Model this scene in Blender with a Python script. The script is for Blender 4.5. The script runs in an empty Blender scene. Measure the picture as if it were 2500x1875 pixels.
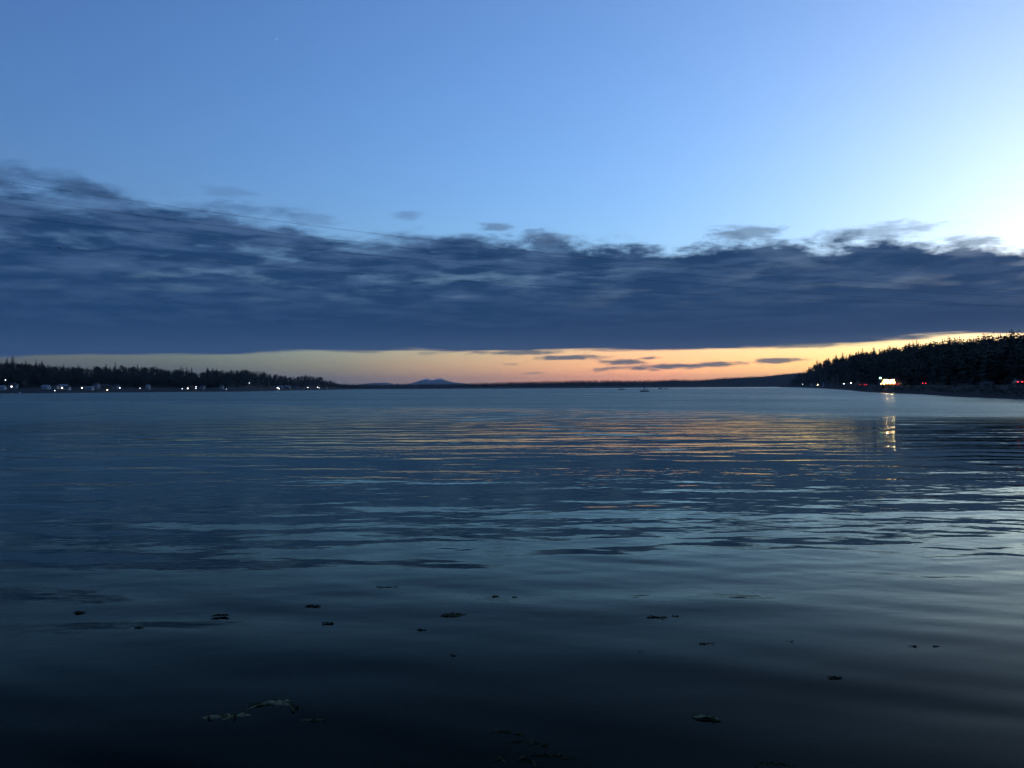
import bpy, bmesh, math, random
import numpy as np
from mathutils import Vector, Matrix, Quaternion, noise as mnoise

R = math.radians
SC = bpy.context.scene
COL = SC.collection
random.seed(7)
rng = np.random.default_rng(11)

# ------------------------------------------------------------------ camera
CAM_Z, FPX = 4.0, 2040.0
cam_d = bpy.data.cameras.new('camera')
cam = bpy.data.objects.new('camera', cam_d); COL.objects.link(cam)
cam_d.sensor_width = 36.0
cam_d.lens = 36.0 * FPX / 2500.0
cam_d.clip_start, cam_d.clip_end = 0.1, 120000.0
cam.location = (0, 0, CAM_Z)
cam.rotation_mode = 'QUATERNION'
cam.rotation_quaternion = Quaternion((1, 0, 0), R(90.239)) @ Quaternion((0, 0, 1), R(-0.286))
SC.camera = cam
SC.view_settings.view_transform = 'Standard'
SC.view_settings.look = 'None'
SC.view_settings.exposure = 0.0
SC.view_settings.gamma = 1.0
SC.cycles.use_denoising = True
SC.cycles.max_bounces = 6
SC.cycles.sample_clamp_indirect = 8.0
SC.cycles.use_adaptive_sampling = True
SC.cycles.adaptive_threshold = 0.02
SC.cycles.adaptive_min_samples = 12


def hor(x):
    """Row of the sea horizon at a column of the 2500 x 1875 photograph."""
    return 946.0 - 0.005 * (x - 1250.0)


def at(x, D, z):
    """World point D metres ahead on the bearing of column x."""
    return Vector(((x - 1250.0) / FPX * D, D, z))


def zat(x, y, D):
    return CAM_Z + (hor(x) - y) / FPX * D


def az_el(x, y):
    u, v = (x - 1250.0) / FPX, (hor(x) - y) / FPX
    return math.degrees(math.atan(u)), math.degrees(math.atan(v / math.sqrt(1 + u * u)))


# ------------------------------------------------------------------ node helper
class NT:
    def __init__(self, tree):
        self.t = tree; self.N = tree.nodes; self.L = tree.links

    def new(self, kind, **kw):
        n = self.N.new(kind)
        for k, v in kw.items(): setattr(n, k, v)
        return n

    def put(self, sock, v):
        if v is None: return
        if isinstance(v, bpy.types.NodeSocket): self.L.new(v, sock)
        else: sock.default_value = v

    def m(self, op, a, b=None, c=None, clamp=False):
        n = self.new('ShaderNodeMath', operation=op, use_clamp=clamp)
        self.put(n.inputs[0], a); self.put(n.inputs[1], b); self.put(n.inputs[2], c)
        return n.outputs[0]

    def add(self, a, b): return self.m('ADD', a, b)
    def sub(self, a, b): return self.m('SUBTRACT', a, b)
    def mul(self, a, b): return self.m('MULTIPLY', a, b)
    def div(self, a, b): return self.m('DIVIDE', a, b)

    def ss(self, x, lo, hi, out0=0.0, out1=1.0):
        n = self.new('ShaderNodeMapRange', interpolation_type='SMOOTHSTEP', clamp=True)
        self.put(n.inputs[0], x); self.put(n.inputs[1], lo); self.put(n.inputs[2], hi)
        self.put(n.inputs[3], out0); self.put(n.inputs[4], out1)
        return n.outputs[0]

    def vec(self, x, y, z):
        n = self.new('ShaderNodeCombineXYZ')
        self.put(n.inputs[0], x); self.put(n.inputs[1], y); self.put(n.inputs[2], z)
        return n.outputs[0]

    def sep(self, v):
        n = self.new('ShaderNodeSeparateXYZ'); self.put(n.inputs[0], v)
        return n.outputs

    def noise(self, v, scale, detail=4.0, rough=0.5, dist=0.0, lac=2.0):
        n = self.new('ShaderNodeTexNoise')
        self.put(n.inputs['Vector'], v); self.put(n.inputs['Scale'], scale); self.put(n.inputs['Detail'], detail)
        self.put(n.inputs['Roughness'], rough); self.put(n.inputs['Distortion'], dist); self.put(n.inputs['Lacunarity'], lac)
        return n.outputs[0]

    def mix(self, f, a, b):
        n = self.new('ShaderNodeMix', data_type='RGBA', blend_type='MIX')
        self.put(n.inputs[0], f); self.put(n.inputs[6], a); self.put(n.inputs[7], b)
        return n.outputs[2]

    def rgbop(self, op, a, b, f=1.0):
        n = self.new('ShaderNodeMix', data_type='RGBA', blend_type=op)
        self.put(n.inputs[0], f); self.put(n.inputs[6], a); self.put(n.inputs[7], b)
        return n.outputs[2]

    def scale(self, col, f):
        n = self.new('ShaderNodeVectorMath', operation='SCALE')
        self.put(n.inputs[0], col); self.put(n.inputs[3], f)
        return n.outputs[0]

    def vadd(self, a, b):
        n = self.new('ShaderNodeVectorMath', operation='ADD')
        self.put(n.inputs[0], a); self.put(n.inputs[1], b)
        return n.outputs[0]

    def curve(self, x, x0, x1, pts):
        """Piecewise smooth curve through pts over x0..x1; values are read from a colour ramp, so 0..n allowed."""
        f = self.new('ShaderNodeMapRange', clamp=True)
        self.put(f.inputs[0], x); f.inputs[1].default_value = x0; f.inputs[2].default_value = x1
        r = self.new('ShaderNodeValToRGB'); cr = r.color_ramp; cr.interpolation = 'B_SPLINE' if False else 'EASE'
        cr.interpolation = 'LINEAR'
        while len(cr.elements) < len(pts): cr.elements.new(0.5)
        for e, (p, v) in zip(cr.elements, sorted(pts)):
            e.position = (p - x0) / (x1 - x0)
            e.color = (v, v, v, 1) if not isinstance(v, tuple) else (*v, 1)
        self.L.new(f.outputs[0], r.inputs[0])
        return r.outputs[0]


# ------------------------------------------------------------------ sky: dusk, sun one degree under the horizon, to the right
SUN_AZ, SUN_EL = 40.0, -1.0
world = bpy.data.worlds.new('World'); SC.world = world
world.use_nodes = True
w = NT(world.node_tree); w.N.clear()
tc = w.new('ShaderNodeTexCoord')
DIR = tc.outputs['Generated']
dx, dy, dz = w.sep(DIR)
az = w.mul(w.m('ARCTAN2', dx, dy), 57.29578)
el = w.mul(w.m('ARCSINE', dz), 57.29578)
sky = w.new('ShaderNodeTexSky', sky_type='NISHITA', sun_disc=False)
sky.sun_elevation = R(SUN_EL); sky.sun_rotation = R(SUN_AZ)
sky.air_density, sky.dust_density, sky.ozone_density = 1.0, 1.0, 3.0
clear = w.rgbop('MULTIPLY', sky.outputs[0], (1.34, 1.62, 1.72, 1))
# twilight arch: the broad bright glow that stands over the set sun
sdir = Vector((math.sin(R(SUN_AZ)) * math.cos(R(3)), math.cos(R(SUN_AZ)) * math.cos(R(3)), math.sin(R(3))))
dotn = w.new('ShaderNodeVectorMath', operation='DOT_PRODUCT'); w.put(dotn.inputs[0], DIR); dotn.inputs[1].default_value = sdir
ang = w.mul(w.m('ARCCOSINE', w.m('MINIMUM', dotn.outputs['Value'], 0.99999)), 57.29578)
arch = w.m('EXPONENT', w.mul(w.m('POWER', w.div(ang, 15.0), 1.6), -1.0))
clear = w.vadd(clear, w.scale((0.9, 0.84, 0.60), arch))
arch2 = w.m('EXPONENT', w.mul(w.m('POWER', w.div(ang, 46.0), 2.0), -1.0))
clear = w.vadd(clear, w.scale((0.115, 0.145, 0.105), arch2))
# afterglow along the horizon, warm towards the sun and grey away from it
belt = w.m('EXPONENT', w.mul(w.m('POWER', w.div(w.m('MAXIMUM', el, 0.0), 3.6), 2.0), -1.0))
azd = w.m('ABSOLUTE', w.m('WRAP', w.sub(az, SUN_AZ), 180.0, -180.0))
belt_c = w.curve(azd, 0, 180, [(0, (0.95, 0.62, 0.10)), (18, (1.02, 0.60, 0.12)), (30, (1.32, 0.46, 0.22)), (42, (0.52, 0.28, 0.20)),
                               (52, (0.15, 0.14, 0.13)), (62, (0.03, 0.05, 0.08)), (75, (0.02, 0.04, 0.09)), (180, (0.01, 0.03, 0.07))])
clear = w.mix(w.mul(belt, w.ss(azd, 38.0, 60.0)), clear, w.rgbop('MULTIPLY', clear, (0.48, 0.90, 1.80, 1)))
clear = w.vadd(clear, w.scale(belt_c, belt))

# stratocumulus deck, laid out on a plane overhead and seen towards its far edge
den = w.add(w.m('MAXIMUM', dz, 0.0), 0.07)
q = w.vec(w.div(dx, den), w.div(dy, den), 0.0)
n_big = w.noise(q, 0.9, 2.0, 0.5)
n_str = w.noise(q, 3.3, 6.0, 0.60)
n_cum = w.noise(w.vec(w.mul(az, 0.34), w.mul(el, 0.88), 1.7), 1.0, 6.0, 0.62)
right_w = w.ss(az, -14.0, 4.0)
n_puff = w.add(w.mul(n_str, w.sub(1.0, w.mul(right_w, 0.85))), w.mul(n_cum, w.mul(right_w, 0.85)))
top_e = w.mul(w.curve(az, -180, 180, [(-180, .50), (-90, .66), (-40, .62), (-31.5, .605), (-20, .585), (-12.4, .535), (-7, .505), (7, .50), (20, .468), (31.5, .41), (60, .38), (120, .42), (180, .50)]), 20.0)
bot_e = w.mul(w.curve(az, -180, 180, [(-180, .22), (-60, .18), (-31.5, .19), (-20, .22), (-7, .255), (3, .245), (8, .238), (12.4, .240), (20, .258), (25, .275), (31.5, .300), (90, .34), (180, .22)]), 10.0)
s = w.div(w.sub(el, bot_e), w.sub(top_e, bot_e))
# upper, ragged border
raw = w.add(w.mul(w.sub(1.0, s), 3.2), w.add(w.mul(w.sub(n_puff, 0.5), w.sub(2.4, w.mul(right_w, 0.35))), w.mul(w.sub(n_big, 0.5), 1.2)))
a_top = w.ss(raw, w.sub(w.mul(right_w, 0.13), 0.28), w.sub(0.50, w.mul(right_w, 0.14)))
# lower, sharp border with small steps
n_low = w.noise(w.vec(w.mul(az, 0.10), w.mul(el, 1.6), 3.0), 1.0, 4.0, 0.6)
a_bot = w.ss(w.add(w.sub(el, bot_e), w.mul(w.sub(n_low, 0.5), 1.5)), -0.14, 0.26)
# gaps inside the deck: thin places where the light comes through, more to the left
n_gap = w.noise(w.vadd(q, (3.1, 8.7, 0.0)), 2.3, 4.0, 0.55)
left_w = w.ss(az, 16.0, -22.0)
gap_w = w.mul(w.ss(s, 0.28, 0.75), w.add(w.mul(left_w, 0.75), 0.12))
gaps = w.mul(w.ss(n_gap, 0.50, 0.70), gap_w)
deck = w.mul(w.mul(a_top, a_bot), w.sub(1.0, w.mul(gaps, 0.62)))
# shading of the deck
tone = w.add(w.mul(w.noise(w.vec(w.mul(az, 0.16), w.mul(el, 1.1), 0.0), 1.0, 4.0, 0.62), 0.6), w.mul(n_str, 0.4))
c_dark = w.mix(w.ss(az, -25.0, 25.0), (0.013, 0.050, 0.140, 1), (0.014, 0.047, 0.128, 1))
c_lite = w.mix(w.ss(az, -25.0, 25.0), (0.060, 0.124, 0.265, 1), (0.048, 0.098, 0.205, 1))
lit = w.mul(w.ss(tone, 0.42, 0.60), w.add(0.25, w.mul(w.ss(s, 0.25, 0.8), 0.6)))
lit = w.m('MAXIMUM', lit, w.mul(w.ss(s, 0.30, 0.02), 0.34))
cloud = w.mix(lit, c_dark, c_lite)
cloud = w.vadd(cloud, w.scale((0.025, 0.028, 0.022), w.mul(w.ss(s, 0.14, 0.0), arch2)))
col = w.mix(w.mul(deck, 0.993), clear, cloud)

# single scraps of cloud under and over the deck: (column, row, half width, half height, tilt, strength)
scraps = [(1395, 873, 95, 5.5, .0, .95), (1528, 883, 62, 6.5, -.03, .95), (1586, 875, 36, 3.5, -.03, .85), (1670, 893, 215, 6.0, -.028, .95),
          (1900, 880, 66, 6.0, -.02, .9), (1597, 903, 18, 3.0, .0, .75), (1245, 889, 26, 2.5, .0, .35), (1304, 911, 24, 2.5, -.03, .45),
          (1040, 863, 34, 3.0, .0, .4), (1265, 861, 130, 5.0, .0, .9), (885, 858, 52, 3.5, .0, .6), (1960, 845, 70, 5.5, -.02, .8), (1215, 554, 48, 8.0, .06, .75), (995, 527, 36, 8, .0, .5),
          (1825, 569, 84, 15, .02, .8), (2150, 566, 120, 15, -.03, .6), (2385, 590, 60, 9, .04, .8), (560, 468, 70, 10, .03, .30),
          (770, 536, 60, 12, .06, .40), (1340, 580, 60, 14, .1, .6)]
n_s1 = w.noise(w.vec(w.mul(az, 0.55), w.mul(el, 2.4), 5.0), 1.0, 3.0, 0.62)
n_s = w.mul(w.sub(n_s1, 0.5), 2.2)
mask = None; mask_hi = None
for (px, py, hw, hh, tilt, st) in scraps:
    a0, e0 = az_el(px, py)
    ha, he = math.degrees(hw / FPX), math.degrees(hh / FPX) * 1.25
    ddx = w.div(w.sub(az, a0), ha)
    ddy = w.div(w.add(w.sub(el, e0), w.mul(w.sub(az, a0), tilt)), he)
    dd = w.m('SQRT', w.add(w.mul(ddx, ddx), w.mul(ddy, ddy)))
    mk = w.ss(w.add(dd, n_s), 1.25, 0.35, 0.0, st)
    if py > 700: mask = mk if mask is None else w.m('MAXIMUM', mask, mk)
    else: mask_hi = mk if mask_hi is None else w.m('MAXIMUM', mask_hi, mk)
col = w.mix(mask, col, (0.125, 0.150, 0.185, 1))
col = w.mix(w.mul(mask_hi, 0.9), col, w.mix(w.ss(az, -20.0, 30.0), (0.07, 0.14, 0.30, 1), (0.15, 0.23, 0.33, 1)))
bg = w.new('ShaderNodeBackground'); w.put(bg.inputs[0], col); bg.inputs[1].default_value = 1.0
wo = w.new('ShaderNodeOutputWorld'); w.L.new(bg.outputs[0], wo.inputs[0])
world.cycles.sampling_method = 'MANUAL'; world.cycles.sample_map_resolution = 1024


# ------------------------------------------------------------------ material helpers
def mat(name, base, rough=0.8, var=None, vscale=1.0, bump=0.0, bscale=5.0, metal=0.0, spec=0.3):
    m = bpy.data.materials.new(name); m.use_nodes = True
    n = NT(m.node_tree); p = n.N['Principled BSDF']
    p.inputs['Roughness'].default_value = rough; p.inputs['Metallic'].default_value = metal
    p.inputs['Specular IOR Level'].default_value = spec
    t = n.new('ShaderNodeTexCoord')
    if var:
        f = n.noise(t.outputs['Object'], vscale, 5.0, 0.6)
        n.put(p.inputs['Base Color'], n.mix(n.ss(f, 0.3, 0.7), (*base, 1), (*var, 1)))
    else:
        p.inputs['Base Color'].default_value = (*base, 1)
    if bump:
        b = n.new('ShaderNodeBump'); b.inputs['Strength'].default_value = bump; b.inputs['Distance'].default_value = 0.1
        n.put(b.inputs['Height'], n.noise(t.outputs['Object'], bscale, 5.0, 0.6)); n.L.new(b.outputs[0], p.inputs['Normal'])
    return m


def emit(name, colr, strength):
    m = bpy.data.materials.new(name); m.use_nodes = True
    n = NT(m.node_tree); n.N.clear()
    e = n.new('ShaderNodeEmission'); e.inputs[0].default_value = (*colr, 1); e.inputs[1].default_value = strength
    o = n.new('ShaderNodeOutputMaterial'); n.L.new(e.outputs[0], o.inputs[0])
    return m


M = {
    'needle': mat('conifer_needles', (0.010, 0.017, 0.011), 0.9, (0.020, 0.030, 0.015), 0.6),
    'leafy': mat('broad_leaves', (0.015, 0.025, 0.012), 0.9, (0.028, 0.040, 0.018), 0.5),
    'bark': mat('tree_bark', (0.06, 0.045, 0.035), 0.9, (0.03, 0.025, 0.02), 4.0, 0.4, 12.0),
    'white': mat('white_siding', (0.50, 0.50, 0.49), 0.7, (0.42, 0.42, 0.41), 2.0),
    'cream': mat('cream_siding', (0.38, 0.36, 0.32), 0.7, (0.31, 0.30, 0.27), 2.0),
    'greyw': mat('grey_siding', (0.28, 0.29, 0.29), 0.7, (0.22, 0.23, 0.24), 2.0),
    'brown': mat('cedar_siding', (0.16, 0.10, 0.065), 0.8, (0.11, 0.075, 0.05), 2.0),
    'roofd': mat('dark_shingle_roof', (0.07, 0.068, 0.07), 0.85, (0.045, 0.045, 0.048), 3.0),
    'roofl': mat('pale_metal_roof', (0.30, 0.31, 0.32), 0.5, (0.24, 0.25, 0.26), 2.0),
    'roofr': mat('red_brown_roof', (0.22, 0.09, 0.06), 0.85, (0.16, 0.07, 0.05), 3.0),
    'glass': mat('dark_window_glass', (0.02, 0.025, 0.03), 0.1, spec=0.5),
    'metal': mat('dark_metal', (0.05, 0.05, 0.055), 0.5, (0.03, 0.03, 0.035), 3.0),
    'alloy': mat('silver_alloy', (0.5, 0.5, 0.52), 0.35, metal=0.8),
    'rubber': mat('tyre_rubber', (0.015, 0.015, 0.016), 0.85),
    'hull': mat('white_gelcoat_hull', (0.62, 0.63, 0.64), 0.3, (0.52, 0.53, 0.55), 1.0),
    'hulld': mat('navy_hull', (0.03, 0.04, 0.07), 0.3, (0.02, 0.03, 0.05), 1.0),
    'canvas': mat('blue_sail_cover', (0.05, 0.07, 0.13), 0.8),
    'wire': mat('steel_conductor', (0.03, 0.035, 0.05), 0.6),
    'asphalt': mat('asphalt', (0.045, 0.045, 0.047), 0.9, (0.06, 0.06, 0.06), 3.0),
    'paintw': mat('road_paint', (0.55, 0.55, 0.50), 0.7),
    'concrete': mat('concrete', (0.30, 0.29, 0.28), 0.85, (0.22, 0.22, 0.21), 2.0),
    'weed': mat('wet_seaweed', (0.022, 0.027, 0.006), 0.6, (0.050, 0.050, 0.014), 9.0, 0.5, 30.0, spec=0.06),
    'weedd': mat('dark_wet_seaweed', (0.012, 0.016, 0.008), 0.7, (0.018, 0.021, 0.006), 9.0, 0.5, 30.0, spec=0.04),
    'weedp': mat('pale_lit_seaweed', (0.27, 0.255, 0.13), 0.8, (0.075, 0.080, 0.028), 16.0, 0.6, 30.0, spec=0.05),  # pale tone paints light onto the weed tops
    'win_w': emit('lit_window_white', (1.0, 0.95, 0.85), 7.0),
    'win_o': emit('lit_window_orange', (1.0, 0.55, 0.22), 7.0),
    'lamp_w': emit('lamp_white', (0.95, 0.97, 1.0), 13.0),
    'lamp_o': emit('lamp_warm', (1.0, 0.70, 0.38), 40.0),
    'bulb': emit('bulb_warm', (1.0, 0.60, 0.26), 20.0),
    'lamp_g': emit('lamp_green', (0.25, 1.0, 0.62), 16.0),
    'lamp_r': emit('tail_lamp_red', (1.0, 0.03, 0.05), 4.5),
    'shop': emit('lit_shop_front', (1.0, 0.36, 0.08), 1.2),
    'flood': emit('flood_lamp', (1.0, 0.70, 0.36), 150.0),
    'star': emit('star_light', (0.75, 0.85, 1.0), 1.6),
}


for _k in ('win_w', 'win_o', 'lamp_w', 'lamp_g', 'lamp_r', 'star'): M[_k].cycles.emission_sampling = 'NONE'   # too far and small to light anything


# ------------------------------------------------------------------ object helpers
def link(name, me, parent=None, m=None, loc=None):
    o = bpy.data.objects.new(name, me); COL.objects.link(o)
    if m is not None and me is not None and not me.materials: me.materials.append(m)
    if parent is not None: o.parent = parent
    if loc is not None: o.location = loc
    return o


def tag(o, label=None, cat=None, group=None, kind=None):
    if label: o['label'] = label
    if cat: o['category'] = cat
    if group: o['group'] = group
    if kind: o['kind'] = kind
    return o


def thing(name, label, cat, loc, rz=0.0, group=None):
    o = bpy.data.objects.new(name, None); COL.objects.link(o)
    o.location = loc; o.rotation_euler = (0, 0, rz); o.empty_display_size = 0.3
    return tag(o, label, cat, group)


def mesh_np(name, V, F, smooth=True):
    me = bpy.data.meshes.new(name)
    V = np.asarray(V, dtype=np.float32); F = np.asarray(F, dtype=np.int32)
    k = F.shape[1]
    me.vertices.add(len(V)); me.vertices.foreach_set('co', V.ravel())
    me.loops.add(F.size); me.loops.foreach_set('vertex_index', F.ravel())
    me.polygons.add(len(F)); me.polygons.foreach_set('loop_start', np.arange(0, F.size, k, dtype=np.int32))
    if smooth: me.polygons.foreach_set('use_smooth', np.ones(len(F), dtype=bool))
    me.update(calc_edges=True); me.validate()
    return me


def grid_faces(nr, nc):
    i = np.arange((nr - 1) * nc).reshape(nr - 1, nc)[:, :-1].ravel()
    return np.stack([i, i + 1, i + nc + 1, i + nc], 1)


class MB:
    """Collects boxes, tubes and prisms into one mesh."""
    def __init__(self): self.v = []; self.f = []

    def box(self, x0, x1, y0, y1, z0, z1):
        b = len(self.v)
        self.v += [(x, y, z) for z in (z0, z1) for y in (y0, y1) for x in (x0, x1)]
        self.f += [tuple(b + i for i in q) for q in ((0, 2, 3, 1), (4, 5, 7, 6), (0, 1, 5, 4), (2, 6, 7, 3), (0, 4, 6, 2), (1, 3, 7, 5))]
        return self

    def tube(self, p, rad, n=8, cap=True):
        b = len(self.v); p = [Vector(a) for a in p]
        rad = rad if isinstance(rad, (list, tuple)) else [rad] * len(p)
        for i, a in enumerate(p):
            d = (p[min(i + 1, len(p) - 1)] - p[max(i - 1, 0)]).normalized()
            e1 = d.orthogonal().normalized() if abs(d.z) > 0.95 else d.cross(Vector((0, 0, 1))).normalized()
            e2 = d.cross(e1)
            for k in range(n):
                t = 2 * math.pi * k / n
                self.v.append(tuple(a + (e1 * math.cos(t) + e2 * math.sin(t)) * rad[i]))
        for i in range(len(p) - 1):
            for k in range(n):
                self.f.append((b + i * n + k, b + i * n + (k + 1) % n, b + (i + 1) * n + (k + 1) % n, b + (i + 1) * n + k))
        if cap:
            self.f.append(tuple(b + k for k in range(n))[::-1])
            self.f.append(tuple(b + (len(p) - 1) * n + k for k in range(n)))
        return self

    def loft(self, rings, cap=True):
        b = len(self.v); n = len(rings[0])
        for r in rings: self.v += [tuple(a) for a in r]
        for i in range(len(rings) - 1):
            for k in range(n):
                self.f.append((b + i * n + k, b + i * n + (k + 1) % n, b + (i + 1) * n + (k + 1) % n, b + (i + 1) * n + k))
        if cap:
            self.f.append(tuple(b + k for k in range(n))[::-1]); self.f.append(tuple(b + (len(rings) - 1) * n + k for k in range(n)))
        return self

    def ball(self, c, r, n=10, sz=1.0):
        rings = []
        for i in range(1, n // 2):
            t = math.pi * i / (n // 2)
            rings.append([(c[0] + r * math.sin(t) * math.cos(2 * math.pi * k / n), c[1] + r * math.sin(t) * math.sin(2 * math.pi * k / n), c[2] + sz * r * math.cos(t)) for k in range(n)])
        return self.loft(rings)

    def mesh(self, name, smooth=False):
        me = bpy.data.meshes.new(name); me.from_pydata(self.v, [], self.f); me.update()
        bm = bmesh.new(); bm.from_mesh(me); bmesh.ops.recalc_face_normals(bm, faces=bm.faces); bm.to_mesh(me); bm.free()
        if smooth: me.polygons.foreach_set('use_smooth', [True] * len(me.polygons))
        return me

    def build(self, name, m, parent=None, smooth=False):
        return link(name, self.mesh(name, smooth), parent, m)


def fbm(x, y, s, seed=0.0, octv=4):
    """Cheap vectorised value built from rotated sines, for terrain relief."""
    x = np.asarray(x, float) * s; y = np.asarray(y, float) * s
    r = np.random.default_rng(int(seed * 10) + 3); out = 0.0; a = 1.0
    for o in range(octv):
        for _ in range(3):
            th, ph = r.uniform(0, 6.28, 2)
            out = out + a * np.sin((x * math.cos(th) + y * math.sin(th)) * 2 ** o * 6.28 * r.uniform(.7, 1.3) + ph)
        a *= 0.5
    return out / 4.0


# ------------------------------------------------------------------ water
def water_height(X, Y):
    """Swell and ripples: long crests lying across the view, calmer close to the beach."""
    r = np.random.default_rng(5)
    z = np.zeros_like(X)
    env_far = 1.0 / (1.0 + (Y / 260.0) ** 3)
    def sst(v, a, b):
        t = np.clip((v - a) / (b - a), 0, 1); return t * t * (3 - 2 * t)
    calm = 0.62 + 0.38 * sst(Y, 10.0, 22.0); calm1 = 0.75 + 0.25 * sst(Y, 10.0, 26.0)
    off = 1.0 + 0.80 * sst(Y, 38.0, 85.0)
    g1 = off * np.clip(0.75 + 0.45 * fbm(X, Y * 0.7, 1 / 90.0, 1.0, 2), 0.15, 1.6)
    g2 = off * np.clip(0.55 + 0.85 * fbm(X * 0.35, Y, 1 / 34.0, 2.0, 2), 0.05, 1.9)
    def group(n, l0, l1, slope, spread, env, base=0.0):
        out = np.zeros_like(X)
        for i in range(n):
            lam = l0 * (l1 / l0) ** r.uniform(); th = base + r.normal(0, spread); k = 2 * math.pi / lam
            am = slope / math.sqrt(n) * math.sqrt(2) / k
            out += am * np.sin(k * (Y * math.cos(th) + X * math.sin(th)) + r.uniform(0, 6.28))
        return out * env
    z += group(10, 4.5, 9.0, 0.0105, 0.20, calm1 * g1 * env_far, 0.05)
    z += group(22, 1.5, 4.2, 0.0215, 0.27, calm * g1 * env_far, 0.06)
    z += group(7, 0.9, 2.0, 0.0105, 0.10, (1 - sst(Y, 16.0, 26.0)) * np.clip(0.5 + 0.7 * fbm(X, Y, 1 / 7.0, 12.0, 2), 0.0, 1.4), 0.42)
    # short ripples lose themselves in the mesh further out, where the shader takes over
    z += group(34, 0.5, 1.5, 0.0150, 0.32, (0.22 + 0.78 * sst(Y, 12.0, 24.0)) * g2 / (1 + (Y / 95.0) ** 4), 0.08)
    return z


def build_water():
    ys = np.concatenate([np.geomspace(2.4, 420.0, 900), np.geomspace(430.0, 60000.0, 90)])
    us = np.concatenate([np.linspace(-2.6, -0.80, 46, endpoint=False), np.linspace(-0.80, 0.80, 430), np.linspace(0.80, 2.6, 47)[1:]])
    U, Yg = np.meshgrid(us, ys)
    X = U * Yg
    Z = water_height(X, Yg)
    V = np.stack([X.ravel(), Yg.ravel(), Z.ravel()], 1)
    me = mesh_np('water', V, grid_faces(len(ys), len(us)))
    m = bpy.data.materials.new('sea_water'); m.use_nodes = True
    n = NT(m.node_tree); n.N.clear()
    pos = n.new('ShaderNodeNewGeometry').outputs['Position']
    x, y, z = n.sep(pos)
    # the wind line: ruffled water beyond it, calm water on this side
    t = n.add(n.add(y, n.mul(x, 0.75)), n.mul(n.sub(n.noise(pos, 0.028, 4.0, 0.6), 0.5), 46.0))
    wind = n.ss(t, 144.0, 176.0)
    lane = n.mul(n.mul(n.ss(t, 218.0, 258.0), n.ss(t, 430.0, 300.0)), n.ss(x, 80.0, 125.0))
    farcalm = n.mul(n.ss(y, 1500.0, 2100.0), n.ss(x, 150.0, 420.0))
    patch = n.ss(n.noise(n.vec(n.mul(x, 0.004), n.mul(y, 0.012), 0.0), 1.0, 4.0, 0.6), 0.42, 0.62)
    ruf = n.mul(n.mul(wind, n.sub(1.0, n.mul(lane, 0.92))), n.mul(n.sub(1.0, n.mul(farcalm, 0.8)), n.add(0.72, n.mul(patch, 0.28))))
    # fine ripples as relief
    v1 = n.vec(n.mul(x, 0.55), y, 0.0)
    h1 = n.noise(v1, 1.6, 2.0, 0.5)
    h2 = n.noise(n.vec(n.mul(x, 0.6), n.mul(y, 1.0), 4.0), 5.5, 1.0, 0.5)
    h3 = n.noise(v1, 0.85, 1.0, 0.5)
    near = n.ss(y, 9.0, 30.0, 0.22, 1.0)
    gust = n.ss(n.noise(n.vec(n.mul(x, 0.02), n.mul(y, 0.06), 2.0), 1.0, 3.0, 0.55), 0.35, 0.65, 0.25, 1.0)
    b1 = n.new('ShaderNodeBump'); b1.inputs['Distance'].default_value = 1.0
    n.put(b1.inputs['Height'], n.add(n.mul(h1, 0.022), n.mul(h2, 0.0025))); n.put(b1.inputs['Strength'], n.mul(near, gust))
    b = n.new('ShaderNodeBump'); b.inputs['Distance'].default_value = 1.0
    n.put(b.inputs['Height'], n.mul(h3, 0.05)); n.put(b.inputs['Strength'], ruf); n.L.new(b1.outputs[0], b.inputs['Normal'])
    rough = n.add(n.ss(y, 55.0, 120.0, 0.012, 0.155), n.mul(ruf, 0.14))
    gl = n.new('ShaderNodeBsdfGlossy'); n.put(gl.inputs['Roughness'], rough); n.L.new(b.outputs[0], gl.inputs['Normal'])
    gl.inputs['Color'].default_value = (0.92, 1.0, 0.88, 1)
    tr = n.new('ShaderNodeBsdfTransparent'); tr.inputs[0].default_value = (0.22, 0.30, 0.27, 1)
    fr = n.new('ShaderNodeFresnel'); fr.inputs['IOR'].default_value = 1.33; n.L.new(b.outputs[0], fr.inputs['Normal'])
    mx = n.new('ShaderNodeMixShader'); fz = fr.outputs[0]
    refl = n.m('MINIMUM', fz, n.mul(n.m('POWER', fz, 2.45), 3.6))
    n.put(mx.inputs[0], n.mul(n.mul(refl, n.ss(y, 45.0, 110.0, 1.0, 0.80)), n.sub(1.0, n.mul(ruf, 0.58)))); n.L.new(tr.outputs[0], mx.inputs[1]); n.L.new(gl.outputs[0], mx.inputs[2])
    o = n.new('ShaderNodeOutputMaterial'); n.L.new(mx.outputs[0], o.inputs[0])
    return tag(link('water', me, None, m), 'calm rippled bay water reflecting the dusk sky', 'water', kind='structure')


build_water()


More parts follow.
